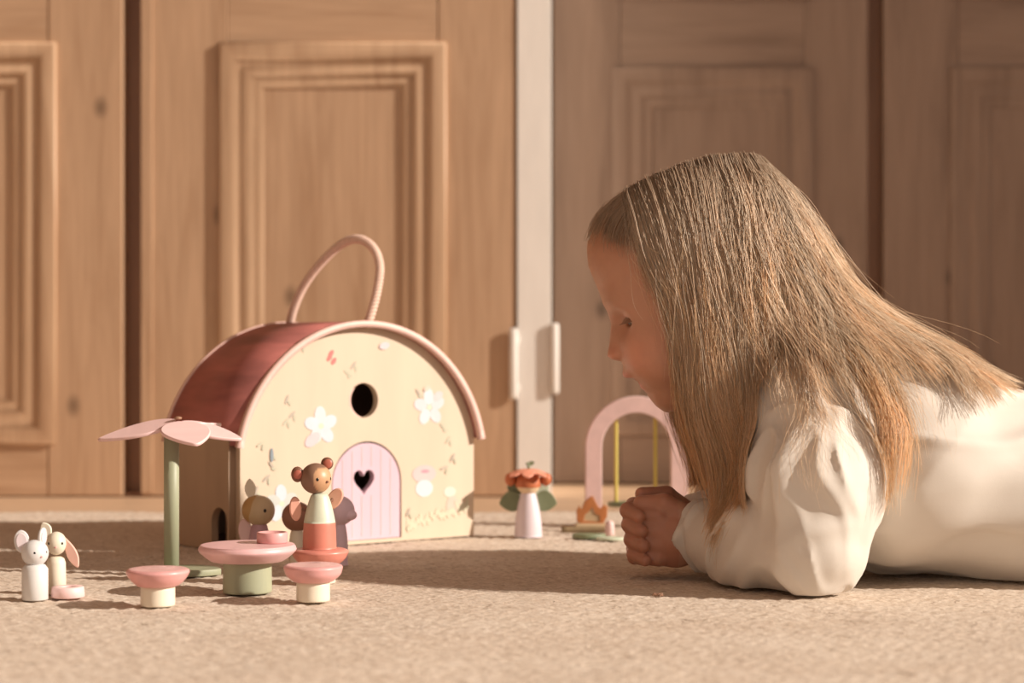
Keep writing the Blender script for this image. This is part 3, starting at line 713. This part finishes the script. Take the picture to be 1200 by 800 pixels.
HO_ = np.array([.003, .030, .0025])
def hand_sdf(p):
    p = p+np.array([.003, .030, .0025], np.float32)
    d = ellip(p, (.1560, 1.8745, .0400), (.0270, .0115, .0290))
    d = smin(d, capsule(p, A_wr+HO_, (.160, 1.874, .040), .0180, .0185), .014)
    zs = (.0600, .0460, .0325, .0195)
    for k, z in enumerate(zs):
        L = (.95, 1.0, .97, .85)[k]; r = (.0072, .0074, .0071, .0064)[k]
        P_ = [(.1400, 1.8700, z), (.1240+.002*(1-L), 1.8735, z+.001), (.1190, 1.8930, z-.001), (.1300, 1.9080, z-.003)]
        for a, b, s0, s1 in ((0, 1, 1.05, 1), (1, 2, 1, .93), (2, 3, .93, .82)):
            d = smin(d, capsule(p, P_[a], P_[b], r*s0, r*s1), .0030 if a else .006)
    t = capsule(p, (.172, 1.872, .058), (.146, 1.8730, .0720), .0105, .0090)
    t = smin(t, capsule(p, (.146, 1.8730, .0720), (.1240, 1.8790, .0720), .0088, .0066), .003)
    d = smin(d, t, .004)
    # the other hand, its fingers closing over from the left
    e = ellip(p, (.1580, 1.9060, .0420), (.0260, .0115, .0280))
    e = smin(e, capsule(p, B_wr+HO_, (.162, 1.908, .042), .0180, .0185), .014)
    for k, z in enumerate((.0665, .0530, .0390, .0255)):
        r = (.0072, .0076, .0074, .0066)[k]
        P_ = [(.1400, 1.9100, z), (.1190, 1.9020, z+.001), (.1120+.002*k, 1.8800, z-.002), (.1215+.002*k, 1.8635, z-.0065)]
        for a, b, s0, s1 in ((0, 1, 1.05, 1), (1, 2, 1, 1), (2, 3, 1, .86)):
            e = smin(e, capsule(p, P_[a], P_[b], r*s0, r*s1), .0030 if a else .006)
    t = capsule(p, (.172, 1.905, .060), (.150, 1.8990, .0770), .0100, .0088)
    t = smin(t, capsule(p, (.150, 1.8990, .0770), (.1260, 1.8910, .0790), .0088, .0066), .003)
    e = smin(e, t, .004)
    return smin(d, e, .0012)
def body_sdf(p):
    d = head_sdf(p)
    d = smin(d, capsule(p, toW((-.040, 0, -.050)), W(955, 452, DM), .044, .042), .024)
    q = p.copy(); q[:, 1] = DM+(q[:, 1]-DM)/1.2
    d = smin(d, capsule(q, W(975, 470, DM), W(1085, 560, DM), .058, .068), .03)
    for sh, el, wr in ((A_sh, A_el, A_wr), (B_sh, B_el, B_wr)):
        a = smin(capsule(p, sh, el, .031, .025), capsule(p, el, wr, .026, .0175), .008)
        d = smin(d, a, .02)
    d = smin(d, hand_sdf(p), .004)
    return np.maximum(d, .0005-p[:, 2])
bv, bf = polygonise(body_sdf, (.055, 1.66, -.01), (.54, 2.04, .42), .0016)
# bring the middle of the face onto the measured profile
prof = np.array([(690,270),(686,285),(687.5,300),(689,312),(699,335),(709,357),(716,380),(713,406),(711.5,418),(716,422.5),(726,424),(730,428),(729,436),(731,443),(742,446),(750,450),(751.5,455),(758,462),(763,469),(768,476),(776,483)], float)
pu = -prof[:, 0]*math.sin(ta)-prof[:, 1]*math.cos(ta); pf = -prof[:, 0]*math.cos(ta)+prof[:, 1]*math.sin(ta)
pU = (pu+640)/1223; pF = (pf+590)/1223
q = toL(bv.astype(np.float32)); o = np.argsort(pU); pU, pF = pU[o], pF[o]
mid = (np.abs(q[:, 1]) < .0022) & (q[:, 0] > .02) & (q[:, 2] > -.099) & (q[:, 2] < .10)
ub = np.linspace(-.097, .10, 100); cur = np.interp(ub, pU, pF)
for i, u in enumerate(ub):
    m = mid & (np.abs(q[:, 2]-u) < .0022)
    if m.any(): cur[i] = q[m, 0].max()
target = np.interp(ub, pU, pF); lo_ = pU[0]; hi_ = pU[-1]
dlt = target-cur; dlt *= np.clip((hi_+.004-ub)/.02, 0, 1)*np.clip((ub-lo_+.012)/.012, 0, 1)
dlt = np.clip(dlt, -.015, .015)
broad = np.convolve(np.pad(dlt, 6, 'edge'), np.ones(13)/13, 'valid'); fine = dlt-broad
qs = np.abs(q[:, 1]); fw = np.clip((q[:, 0]-.02)/.035, 0, 1)
dF = np.interp(q[:, 2], ub, broad)*np.exp(-(qs/.034)**2)*fw+np.interp(q[:, 2], ub, fine)*np.exp(-(qs/.011)**2)*np.clip((q[:, 0]-.04)/.02, 0, 1)
inr = (q[:, 2] > lo_-.012) & (q[:, 2] < hi_+.006)
bv = bv+np.where(inr, dF, 0)[:, None]*HS*Fv
# skin tints: lips, cheeks, brows, knuckles
base = np.array([.53, .275, .18]); col = np.tile(base, (len(bv), 1))
def tint(w, c):
    global col
    w = np.clip(w, 0, 1)[:, None]; col = col*(1-w)+np.array(c)*w
q = toL(bv.astype(np.float32)); qa = np.abs(q[:, 1]); isf = q[:, 0] > .03
tint(isf*.55*np.exp(-((qa-.040)/.018)**2-((q[:, 2]+.035)/.020)**2), (.78,.33,.22))
tint(isf*.8*np.exp(-((qa)/.017)**4-((q[:, 2]+.0500)/.0048)**4-((q[:, 0]-.075)/.016)**4), (.66,.24,.18))
tint(isf*.9*np.exp(-((qa)/.014)**4-((q[:, 2]+.0640)/.0055)**4-((q[:, 0]-.070)/.016)**4), (.62,.20,.15))
tint(isf*1.*np.exp(-((qa)/.014)**4-((q[:, 2]+.0572)/.0026)**2-((q[:, 0]-.062)/.012)**4), (.30,.05,.04))
tint(isf*.45*np.exp(-((qa-.030)/.014)**2-((q[:, 2]-.0235-.1*(.03-qa))/.0042)**2), (.42,.22,.12))
tint(isf*.5*np.exp(-((qa-.006)/.010)**2-((q[:, 2]+.026)/.008)**2), (.78,.33,.22))
tint(isf*.4*np.exp(-((qa-.031)/.012)**2-((q[:, 2]-.006)/.006)**2), (.60,.30,.20))
hp_ = bv[:, 0] < .155; hz = (bv[:, 2] < .10)
tint((hz & hp_)*.55, (.46,.19,.12))
# the fine hair over the scalp
sc_ = np.clip((q[:, 2]-.060-.35*np.clip(q[:, 0]-.02, -1, 1)+.012*vnoise(bv*90))/.016, 0, 1)*(q[:, 2] > 0)
sc_ = np.maximum(sc_, np.clip((.030-q[:, 0])/.02, 0, 1)*(q[:, 2] > -.02))
tint(sc_*.75, (.36,.20,.11))
body = link('body', npmesh(bv-ROOT, bf, col), M['skin'], girl, smooth=True)
# eyes
for sg in (1, -1):
    ec = toW(EYE*[1, sg, 1]); look = toW(EYE*[1, sg, 1]+np.array([.9, .10*sg, -.25]))-ec; look /= np.linalg.norm(look)
    def ecol(p):
        a = (p/np.linalg.norm(p)) @ look
        return (.01,.008,.008) if a > .965 else ((.10,.06,.04) if a > .86 else (.74,.66,.60))
    link('eye', ellipsoid_me((.0118*HS,)*3, 40, ecol), vcol('eye', .1), girl, loc=tuple(ec-ROOT), smooth=True)
    V = []
    me = bpy.data.meshes.new('l'); bm = bmesh.new()
    for k in range(17):
        t = (k-8)/8; s0 = EYE[1]+.002+t*.0105; f0 = .0625-.006*t*t-(.003 if t > 0 else 0)*t
        P_ = [toW((f0-.001, s0*sg, .0012-.0022*t*t)), toW((f0+.003, (s0+.001*t)*sg, -.0015-.002*t*t)), toW((f0+.0065, (s0+.003*t)*sg, -.0020-.0015*t*t))]
        bm.from_mesh(tube_me([x-ROOT for x in P_], list(np.linspace(.00075, .00015, 8)), 5, 8))
    bm.to_mesh(me); bm.free(); link('eyelashes', me, M['gap_wood'], girl)

# dress
def ridge(n): return np.exp(-(n/.30)**2)
def dress_sdf(p):
    q = p.copy(); q[:, 1] = DM+(q[:, 1]-DM)/1.15
    pts = [(W(965, 462, DM), .052), (W(1060, 542, DM), .094), (W(1185, 578, DM), .082), (W(1260, 585, DM), .088), (W(1420, 600, DM), .098), (W(1640, 608, DM), .105)]
    d = None
    for (a, ra), (b, rb) in zip(pts[:-1], pts[1:]):
        c = capsule(q, a, b, ra, rb); d = c if d is None else smin(d, c, .03)
    w = p+.02*np.stack([vnoise(p*14), vnoise(p*14+9), vnoise(p*14+21)], 1)
    x = p[:, 0]
    g = np.clip((x-.50)/.05, 0, 1)
    d = d-.0055*ridge(vnoise(w*np.array([7, 22, 26])+3))-.0018*vnoise(w*np.array([22, 40, 34]))
    d = d-.006*g*np.sin(np.arctan2(p[:, 2]-.06, p[:, 1]-DM)*26+3*vnoise(p*8))*np.clip(1.4-2.2*np.abs(x-.55), .3, 1)
    d = d+.010*np.exp(-((x-.492)/.007)**2)                                     # gathered waist seam
    for sh, el, wr, sg in ((A_sh, A_el, A_wr, 1), (B_sh, B_el, B_wr, -1)):
        m1 = (sh+el)/2+np.array([.006, -.012*sg, 0]); fm = (el*.55+wr*.45)+np.array([0, 0, .002])
        a = smin(capsule(p, sh+[0, .01*sg, 0], m1, .044, .047), capsule(p, m1, el+[.002, .004*sg, .008], .047, .038), .02)
        up = w @ np.array([[1, 0, 0], [0, 1, 0], [.25, 0, 1]])
        a = a-.0090*ridge(vnoise(up*np.array([26, 26, 8])+5.3*sg))-.0042*ridge(vnoise(up*np.array([48, 48, 14])+2.3*sg))-.0012*vnoise(w*60)
        f = smin(capsule(p, el+[.002, 0, .004], fm, .040, .040), capsule(p, fm, wr+[.004, 0, 0], .040, .0295), .012)
        dv = (wr-el)/np.linalg.norm(wr-el); al = (w-el) @ dv; pr_ = w-el-al[:, None]*dv
        f = f-.0070*ridge(vnoise(np.stack([al*30+pr_[:, 2]*16, pr_[:, 1]*20, pr_[:, 2]*18], 1)+7+sg))-.0012*vnoise(w*70)
        al2 = (p-wr) @ dv
        f = smax(f, al2+.004*0-.006, .003)                                       # cuff end
        f = f+.004*np.exp(-((al2+.004)/.0035)**2)
        d = smin(d, smin(a, f, .010), .012)
    hd_ = head_sdf(p); d = smax(d, -(hd_-.004), .003)
    d = smax(d, x-.905-.01*vnoise(p*20), .004)
    return np.maximum(d, .0016-p[:, 2])
def dress_core(p):
    q = p.copy(); q[:, 1] = DM+(q[:, 1]-DM)/1.15
    pts = [(W(965, 462, DM), .052), (W(1060, 542, DM), .094), (W(1185, 578, DM), .082), (W(1260, 585, DM), .088)]
    d = None
    for (a, ra), (b, rb) in zip(pts[:-1], pts[1:]):
        c = capsule(q, a, b, ra, rb); d = c if d is None else smin(d, c, .03)
    for sh, el, wr, sg in ((A_sh, A_el, A_wr, 1), (B_sh, B_el, B_wr, -1)):
        m1 = (sh+el)/2+np.array([.006, -.012*sg, 0])
        d = smin(d, smin(capsule(p, sh+[0, .01*sg, 0], m1, .044, .047), capsule(p, m1, el, .047, .038), .02), .012)
        d = smin(d, capsule(p, el, wr, .040, .030), .012)
    return d-.0125
def push_out(P, r):
    sh = P.shape; p = P.reshape(-1, 3).astype(np.float32); jit = np.repeat(np.abs(r.normal(0, .0018, sh[0])), sh[1])
    for it in range(2):
        for fn, mg in ((head_sdf, .0022), (dress_core, .001)):
            d = fn(p); k = d < mg
            if not k.any(): continue
            pk = p[k]; e = .002; g = np.stack([fn(pk+np.eye(3, dtype=np.float32)[a]*e)-d[k] for a in range(3)], 1)
            g /= np.linalg.norm(g, axis=1, keepdims=True)+1e-9
            if fn is dress_core: g = g+np.array([0, 0, .0]); 
            dd = np.minimum(mg-d[k], .035)+(jit[k] if it == 0 else 0)
            p[k] = pk+g*dd[:, None]
    p[:, 2] = np.maximum(p[:, 2], .003)
    return p.reshape(sh).astype(float)
dv_, df_ = polygonise(dress_sdf, (.13, 1.58, -.008), (.94, 2.12, .36), .0026, .024)
link('dress', npmesh(dv_-ROOT, df_), M['cotton'], girl, smooth=True, label='loose white cotton dress with gathered long sleeves')
def leg_sdf(p):
    d = None
    for sg in (1, -1):
        k = np.array([.98, DM-.060*sg, .045]); a_ = np.array([1.19, DM-.055*sg, .035]); h_ = np.array([.80, DM-.055*sg, .07]); t_ = np.array([1.27, DM-.06*sg, .018])
        c = smin(capsule(p, h_, k, .052, .040), capsule(p, k, a_, .040, .024), .02)
        c = smin(c, capsule(p, a_, t_, .025, .013), .014); d = c if d is None else np.minimum(d, c)
    return np.maximum(d, .001-p[:, 2])
lv, lf = polygonise(leg_sdf, (.72, 1.72, -.006), (1.32, 1.98, .13), .004)
link('tights', npmesh(lv-ROOT, lf), M['cotton'], girl, smooth=True)

# ------------------------------------------------------------------ hair
NP = 22
def guide(pts): return catmull([W(x, y, DM-s)*1.0 for x, y, s in pts], NP)
GN = [guide(g) for g in [
    [(742,234,.012),(744,255,.046),(756,300,.062),(778,350,.070),(793,410,.070),(800,470,.068),(815,520,.068),(838,580,.070)],
    [(752,220,.010),(760,245,.050),(778,300,.069),(798,360,.076),(810,420,.078),(818,480,.076),(838,550,.076),(846,615,.080)],
    [(775,203,.008),(786,235,.054),(802,300,.075),(818,370,.081),(828,430,.082),(838,490,.082),(862,560,.084),(850,640,.090)],
    [(805,188,.006),(815,225,.056),(828,300,.079),(840,370,.084),(850,430,.085),(860,490,.088),(880,550,.094),(860,625,.098)],
    [(835,181,.004),(846,222,.056),(856,295,.079),(866,365,.084),(874,430,.086),(882,485,.092),(893,530,.100),(885,590,.112)],
    [(858,180,.004),(872,222,.054),(886,290,.075),(898,350,.080),(912,410,.088),(922,465,.130),(938,525,.150),(944,590,.164)],
    [(872,180,.002),(892,222,.050),(912,285,.068),(932,345,.076),(954,400,.092),(980,450,.140),(1003,515,.158),(1008,560,.160)],
    [(882,181,.000),(908,222,.044),(934,280,.060),(960,340,.068),(992,390,.082),(1030,440,.118),(1058,510,.138),(1058,592,.150)],
    [(888,182,.000),(918,222,.036),(948,278,.050),(980,335,.060),(1020,382,.072),(1066,418,.095),(1094,462,.112),(1098,515,.128)],
    [(892,184,.000),(926,224,.024),(960,280,.036),(996,338,.046),(1042,380,.055),(1094,410,.066),(1130,440,.080),(1140,488,.098)],
    [(894,185,.000),(932,226,.010),(968,282,.018),(1004,336,.026),(1055,377,.034),(1112,408,.040),(1155,438,.050),(1192,475,.056)],
    [(894,185,.000),(934,227,.000),(971,283,.000),(1008,336,.000),(1060,376,.000),(1118,406,.000),(1155,430,.000),(1190,460,.000)],
]]
GN = np.array(GN)                                            # (12, NP, 3)
GF = GN.copy(); GF[:, :, 1] = 2*DM-GN[:, :, 1]
GF[:, :, 2] -= .004
LEN = np.linspace(0, 1, NP)
def make_strands(G, K, tr, wild=0.0, inset=.010, light=.5, rad=.00036, lo=.72, hi=1.0, clump=90, seedo=0, M_=18):
    r = np.random.default_rng(100+seedo); n = len(G)
    tc = r.uniform(tr[0], tr[1], clump); cl = r.integers(0, clump, K)
    t0 = np.clip(tc[cl]+r.normal(0, .20, K), tr[0], tr[1]); s = np.linspace(0, 1, M_)[None, :]
    e = lo+(hi-lo)*r.random(clump)[cl]; e = np.clip(e+r.normal(0, .05, K), .3, 1)[:, None]
    t = t0[:, None]+(tc[cl]-t0)[:, None]*(s**1.5)*.86
    t = np.clip(t, 0, n-1.001); i = t.astype(int); u = (t-i)[..., None]
    sp_ = s*e*(NP-1); j = np.minimum(sp_.astype(int), NP-2); v = (sp_-j)[..., None]
    def S_(a, b): return G[a, b]
    P = (S_(i, j)*(1-v)+S_(i, j+1)*v)*(1-u)+(S_(i+1, j)*(1-v)+S_(i+1, j+1)*v)*u
    dep = (.45*r.random(K)+.55*r.random(clump)[cl])[:, None]
    c = HCc+np.array([.0, 0, 0]); toc = c-P; dist = np.linalg.norm(toc, axis=2, keepdims=True)
    P = P+toc/dist*(dep*inset)[..., None]*np.clip(1-.4*s, 0, 1)[..., None]
    ph = r.uniform(0, 6.28, (clump, 3)); am = r.uniform(.0015, .0060, (clump, 3))*(1+.9*((tc > 4.5) & (tc < 8.3))-.5*(tc > 8.3))[:, None]
    for a in range(3):
        wv = am[cl, a][:, None]*np.sin(s*r.uniform(7, 13, clump)[cl][:, None]+ph[cl, a][:, None])*(s**.8)
        P[..., a] += wv*(1 if a != 1 else .6)
        P[..., a] += r.normal(0, 1, K)[:, None]*(.0012+.004*s**1.4)*(1 if a != 1 else .5)*np.where(tc[cl] > 8.3, .6, 1)[:, None]
        if wild: P[..., a] += wild*r.normal(0, 1, K)[:, None]*np.sin(s*r.uniform(2, 6, K)[:, None]+r.uniform(0, 6, K)[:, None])*s
    return P, e, cl, t0, r
HV, HF, HCOL = [], [], []; hv_n = 0
ROOTC = np.array([.45, .31, .205]); MIDC = np.array([.76, .585, .42]); TIPC = np.array([.86, .54, .24]); PALE = np.array([.96, .85, .70])
def add_strands(P, rad, r, cl=None, along=None, palef=.3, dark=0.0, gold=1.0):
    global hv_n
    P = push_out(P, r)
    K, m, _ = P.shape
    T = np.gradient(P, axis=1); T /= np.linalg.norm(T, axis=2, keepdims=True)+1e-9
    ref = np.array([0.13, 1.0, .07]); A = np.cross(T, ref); A /= np.linalg.norm(A, axis=2, keepdims=True)+1e-9; Bv = np.cross(T, A)
    s = np.linspace(0, 1, m); rr = rad*(1-.72*s**2.2)[None, :, None]*r.uniform(.7, 1.25, K)[:, None, None]
    ring_ = [P+rr*(math.cos(w)*A+math.sin(w)*Bv) for w in (0, 2*PI/3, 4*PI/3)]
    V = np.stack(ring_, 2).reshape(-1, 3)
    b = (np.arange(K)[:, None, None]*m+np.arange(m-1)[None, :, None])*3; k = np.arange(3)[None, None, :]
    F = np.stack([b+k, b+(k+1) % 3, b+3+(k+1) % 3, b+3+k], -1).reshape(-1, 4)+hv_n
    a = s if along is None else along
    TC = MIDC*1.06+(TIPC-MIDC*1.06)*gold
    c = np.where(a[..., None] < .45, ROOTC+(MIDC-ROOTC)*(a[..., None]/.45), MIDC+(TC-MIDC)*((a[..., None]-.45)/.55))
    c = np.broadcast_to(c, (K, m, 3)) if c.ndim == 2 else c
    cr = r.uniform(0, 1, 400)[(cl if cl is not None else np.arange(K)) % 400]
    cr2 = r.uniform(0, 1, 400)[(cl if cl is not None else np.arange(K)) % 400]
    pf_ = (palef*(.35*r.random(K)**2+.65*cr**2))[:, None, None]*2*np.clip(.35+s, 0, 1)[None, :, None]
    c = c*(1-np.clip(pf_, 0, .9))+PALE*np.clip(pf_, 0, .9)
    c = c*(r.normal(1, .07, K)[:, None, None]).clip(.7, 1.3)*(.80+.40*cr2[:, None, None])*(1-dark)
    HV.append(V); HF.append(F); HCOL.append(np.repeat(c.reshape(-1, 3), 3, 0)); hv_n += len(V)
for G, K, tr, pal, lo, hi in ((GN, 5600, (0, 4.3), .45, .84, 1), (GN, 420, (4.5, 6.8), .8, .62, 1), (GN, 1500, (4.2, 6.6), .6, .50, .66),
                              (GN, 520, (6.5, 7.4), .4, .85, 1), (GN, 1500, (6.3, 9), .65, .55, .80), (GN, 2600, (8.6, 11), .65, .70, 1),
                              (GF, 1500, (0, 4.5), .4, .80, 1), (GF, 1700, (5, 11), .6, .60, 1)):
    P, e, cl, t0, r = make_strands(G, K, tr, seedo=len(HV), lo=lo, hi=hi, clump=max(9, int(K/45)))
    add_strands(P, .00031, r, cl, palef=pal, gold=1.0 if tr[1] < 4.6 or tr == (6.5, 7.4) else .42)
P, e, cl, t0, r = make_strands(GN, 420, (0, 11), wild=.011, inset=.0, seedo=40, lo=.4, clump=200); add_strands(P, .00020, r, cl, palef=.8)
for G, K, sd in ((GN, 3600, 50), (GF, 1300, 51)):          # a dense upper layer over the skull
    P, e, cl, t0, r = make_strands(G, K, (0, 11), inset=.008, seedo=sd, lo=.34, hi=.62, clump=110)
    add_strands(P, .00031, r, cl, palef=.45)
P, e, cl, t0, r = make_strands(GN, 170, (0, .8), wild=.007, inset=.0, seedo=60, lo=.30, hi=.62, clump=30)
P[..., 0] -= (.007*r.random(170)[:, None]); add_strands(P, .00022, r, cl, palef=.9)
# fine hair combed back from the forehead over the top of the head
K = 520; r = np.random.default_rng(77); sN = r.uniform(-1, 1, K); m = 12; kk = np.linspace(0, 1, m)
P = np.zeros((K, m, 3)); c0 = np.array([-.010, 0, .024]); L_ = r.uniform(.4, 1.0, K); a0 = R(50)+R(7)*r.normal(0, 1, K)*.6-R(10)*np.abs(sN)
MW = np.stack([Fv, Sv, Uv])
for j in range(m):
    a = a0+kk[j]*L_*R(55); yw = sN*R(50)
    d_ = np.stack([np.cos(a)*np.cos(yw), np.sin(yw)*(1-.25*kk[j]), np.sin(a)*np.cos(yw)], 1); d_ /= np.linalg.norm(d_, axis=1, keepdims=True)
    rr_ = np.full(K, .15)
    for it in range(14): rr_ -= head_sdf((HCc+HS*((c0+d_*rr_[:, None]) @ MW)).astype(np.float32))/HS*.9
    P[:, j] = HCc+HS*((c0+d_*(rr_+.0010+.0040*kk[j]*r.random(K))[:, None]) @ MW)
add_strands(P, .00022, r, None, along=np.full((K, m), .10)+.25*kk, palef=.2)
# underlayer so that the scalp stays covered
def sheet(G, c0_, c1_, cuts):
    global hv_n
    n = len(G); m = NP; rows = []
    for i in range(n):
        cut = cuts[i]; tt = np.linspace(0, cut, m)*(NP-1); j = np.minimum(tt.astype(int), NP-2); v = (tt-j)[:, None]
        p = G[i, j]*(1-v)+G[i, j+1]*v; q_ = HCc-p; dq = np.linalg.norm(q_, axis=1, keepdims=True); rows.append(push_out((p+q_/dq*.0085)[None], np.random.default_rng(1))[0] if False else p+q_/dq*.0080)
    V = np.array(rows).reshape(-1, 3); hs_ = head_sdf(V.astype(np.float32)); q_ = V-HCc; V = V+q_/np.linalg.norm(q_, axis=1, keepdims=True)*np.clip(.0012-hs_, 0, .03)[:, None]; F = np.array([(i*m+j, i*m+j+1, (i+1)*m+j+1, (i+1)*m+j) for i in range(n-1) for j in range(m-1)])+hv_n
    a = np.tile(np.linspace(0, 1, m), n)[:, None]*np.repeat(np.array(cuts), m)[:, None]
    HV.append(V); HF.append(F); HCOL.append((ROOTC+(MIDC-ROOTC)*a*1.4)*1.0); hv_n += len(V)
cuts = [.52, .60, .64, .66, .66, .52, .52, .55, .60, .66, .72, .78]
sheet(GN, 0, 1, cuts); sheet(GF, 0, 1, cuts)
link('hair', npmesh(np.vstack(HV)-ROOT, np.vstack(HF), np.vstack(HCOL)), M['hair'], girl, smooth=True, label='long loose dark blonde hair with golden tips')
print('hair verts', hv_n, 'body', len(bv), 'dress', len(dv_))
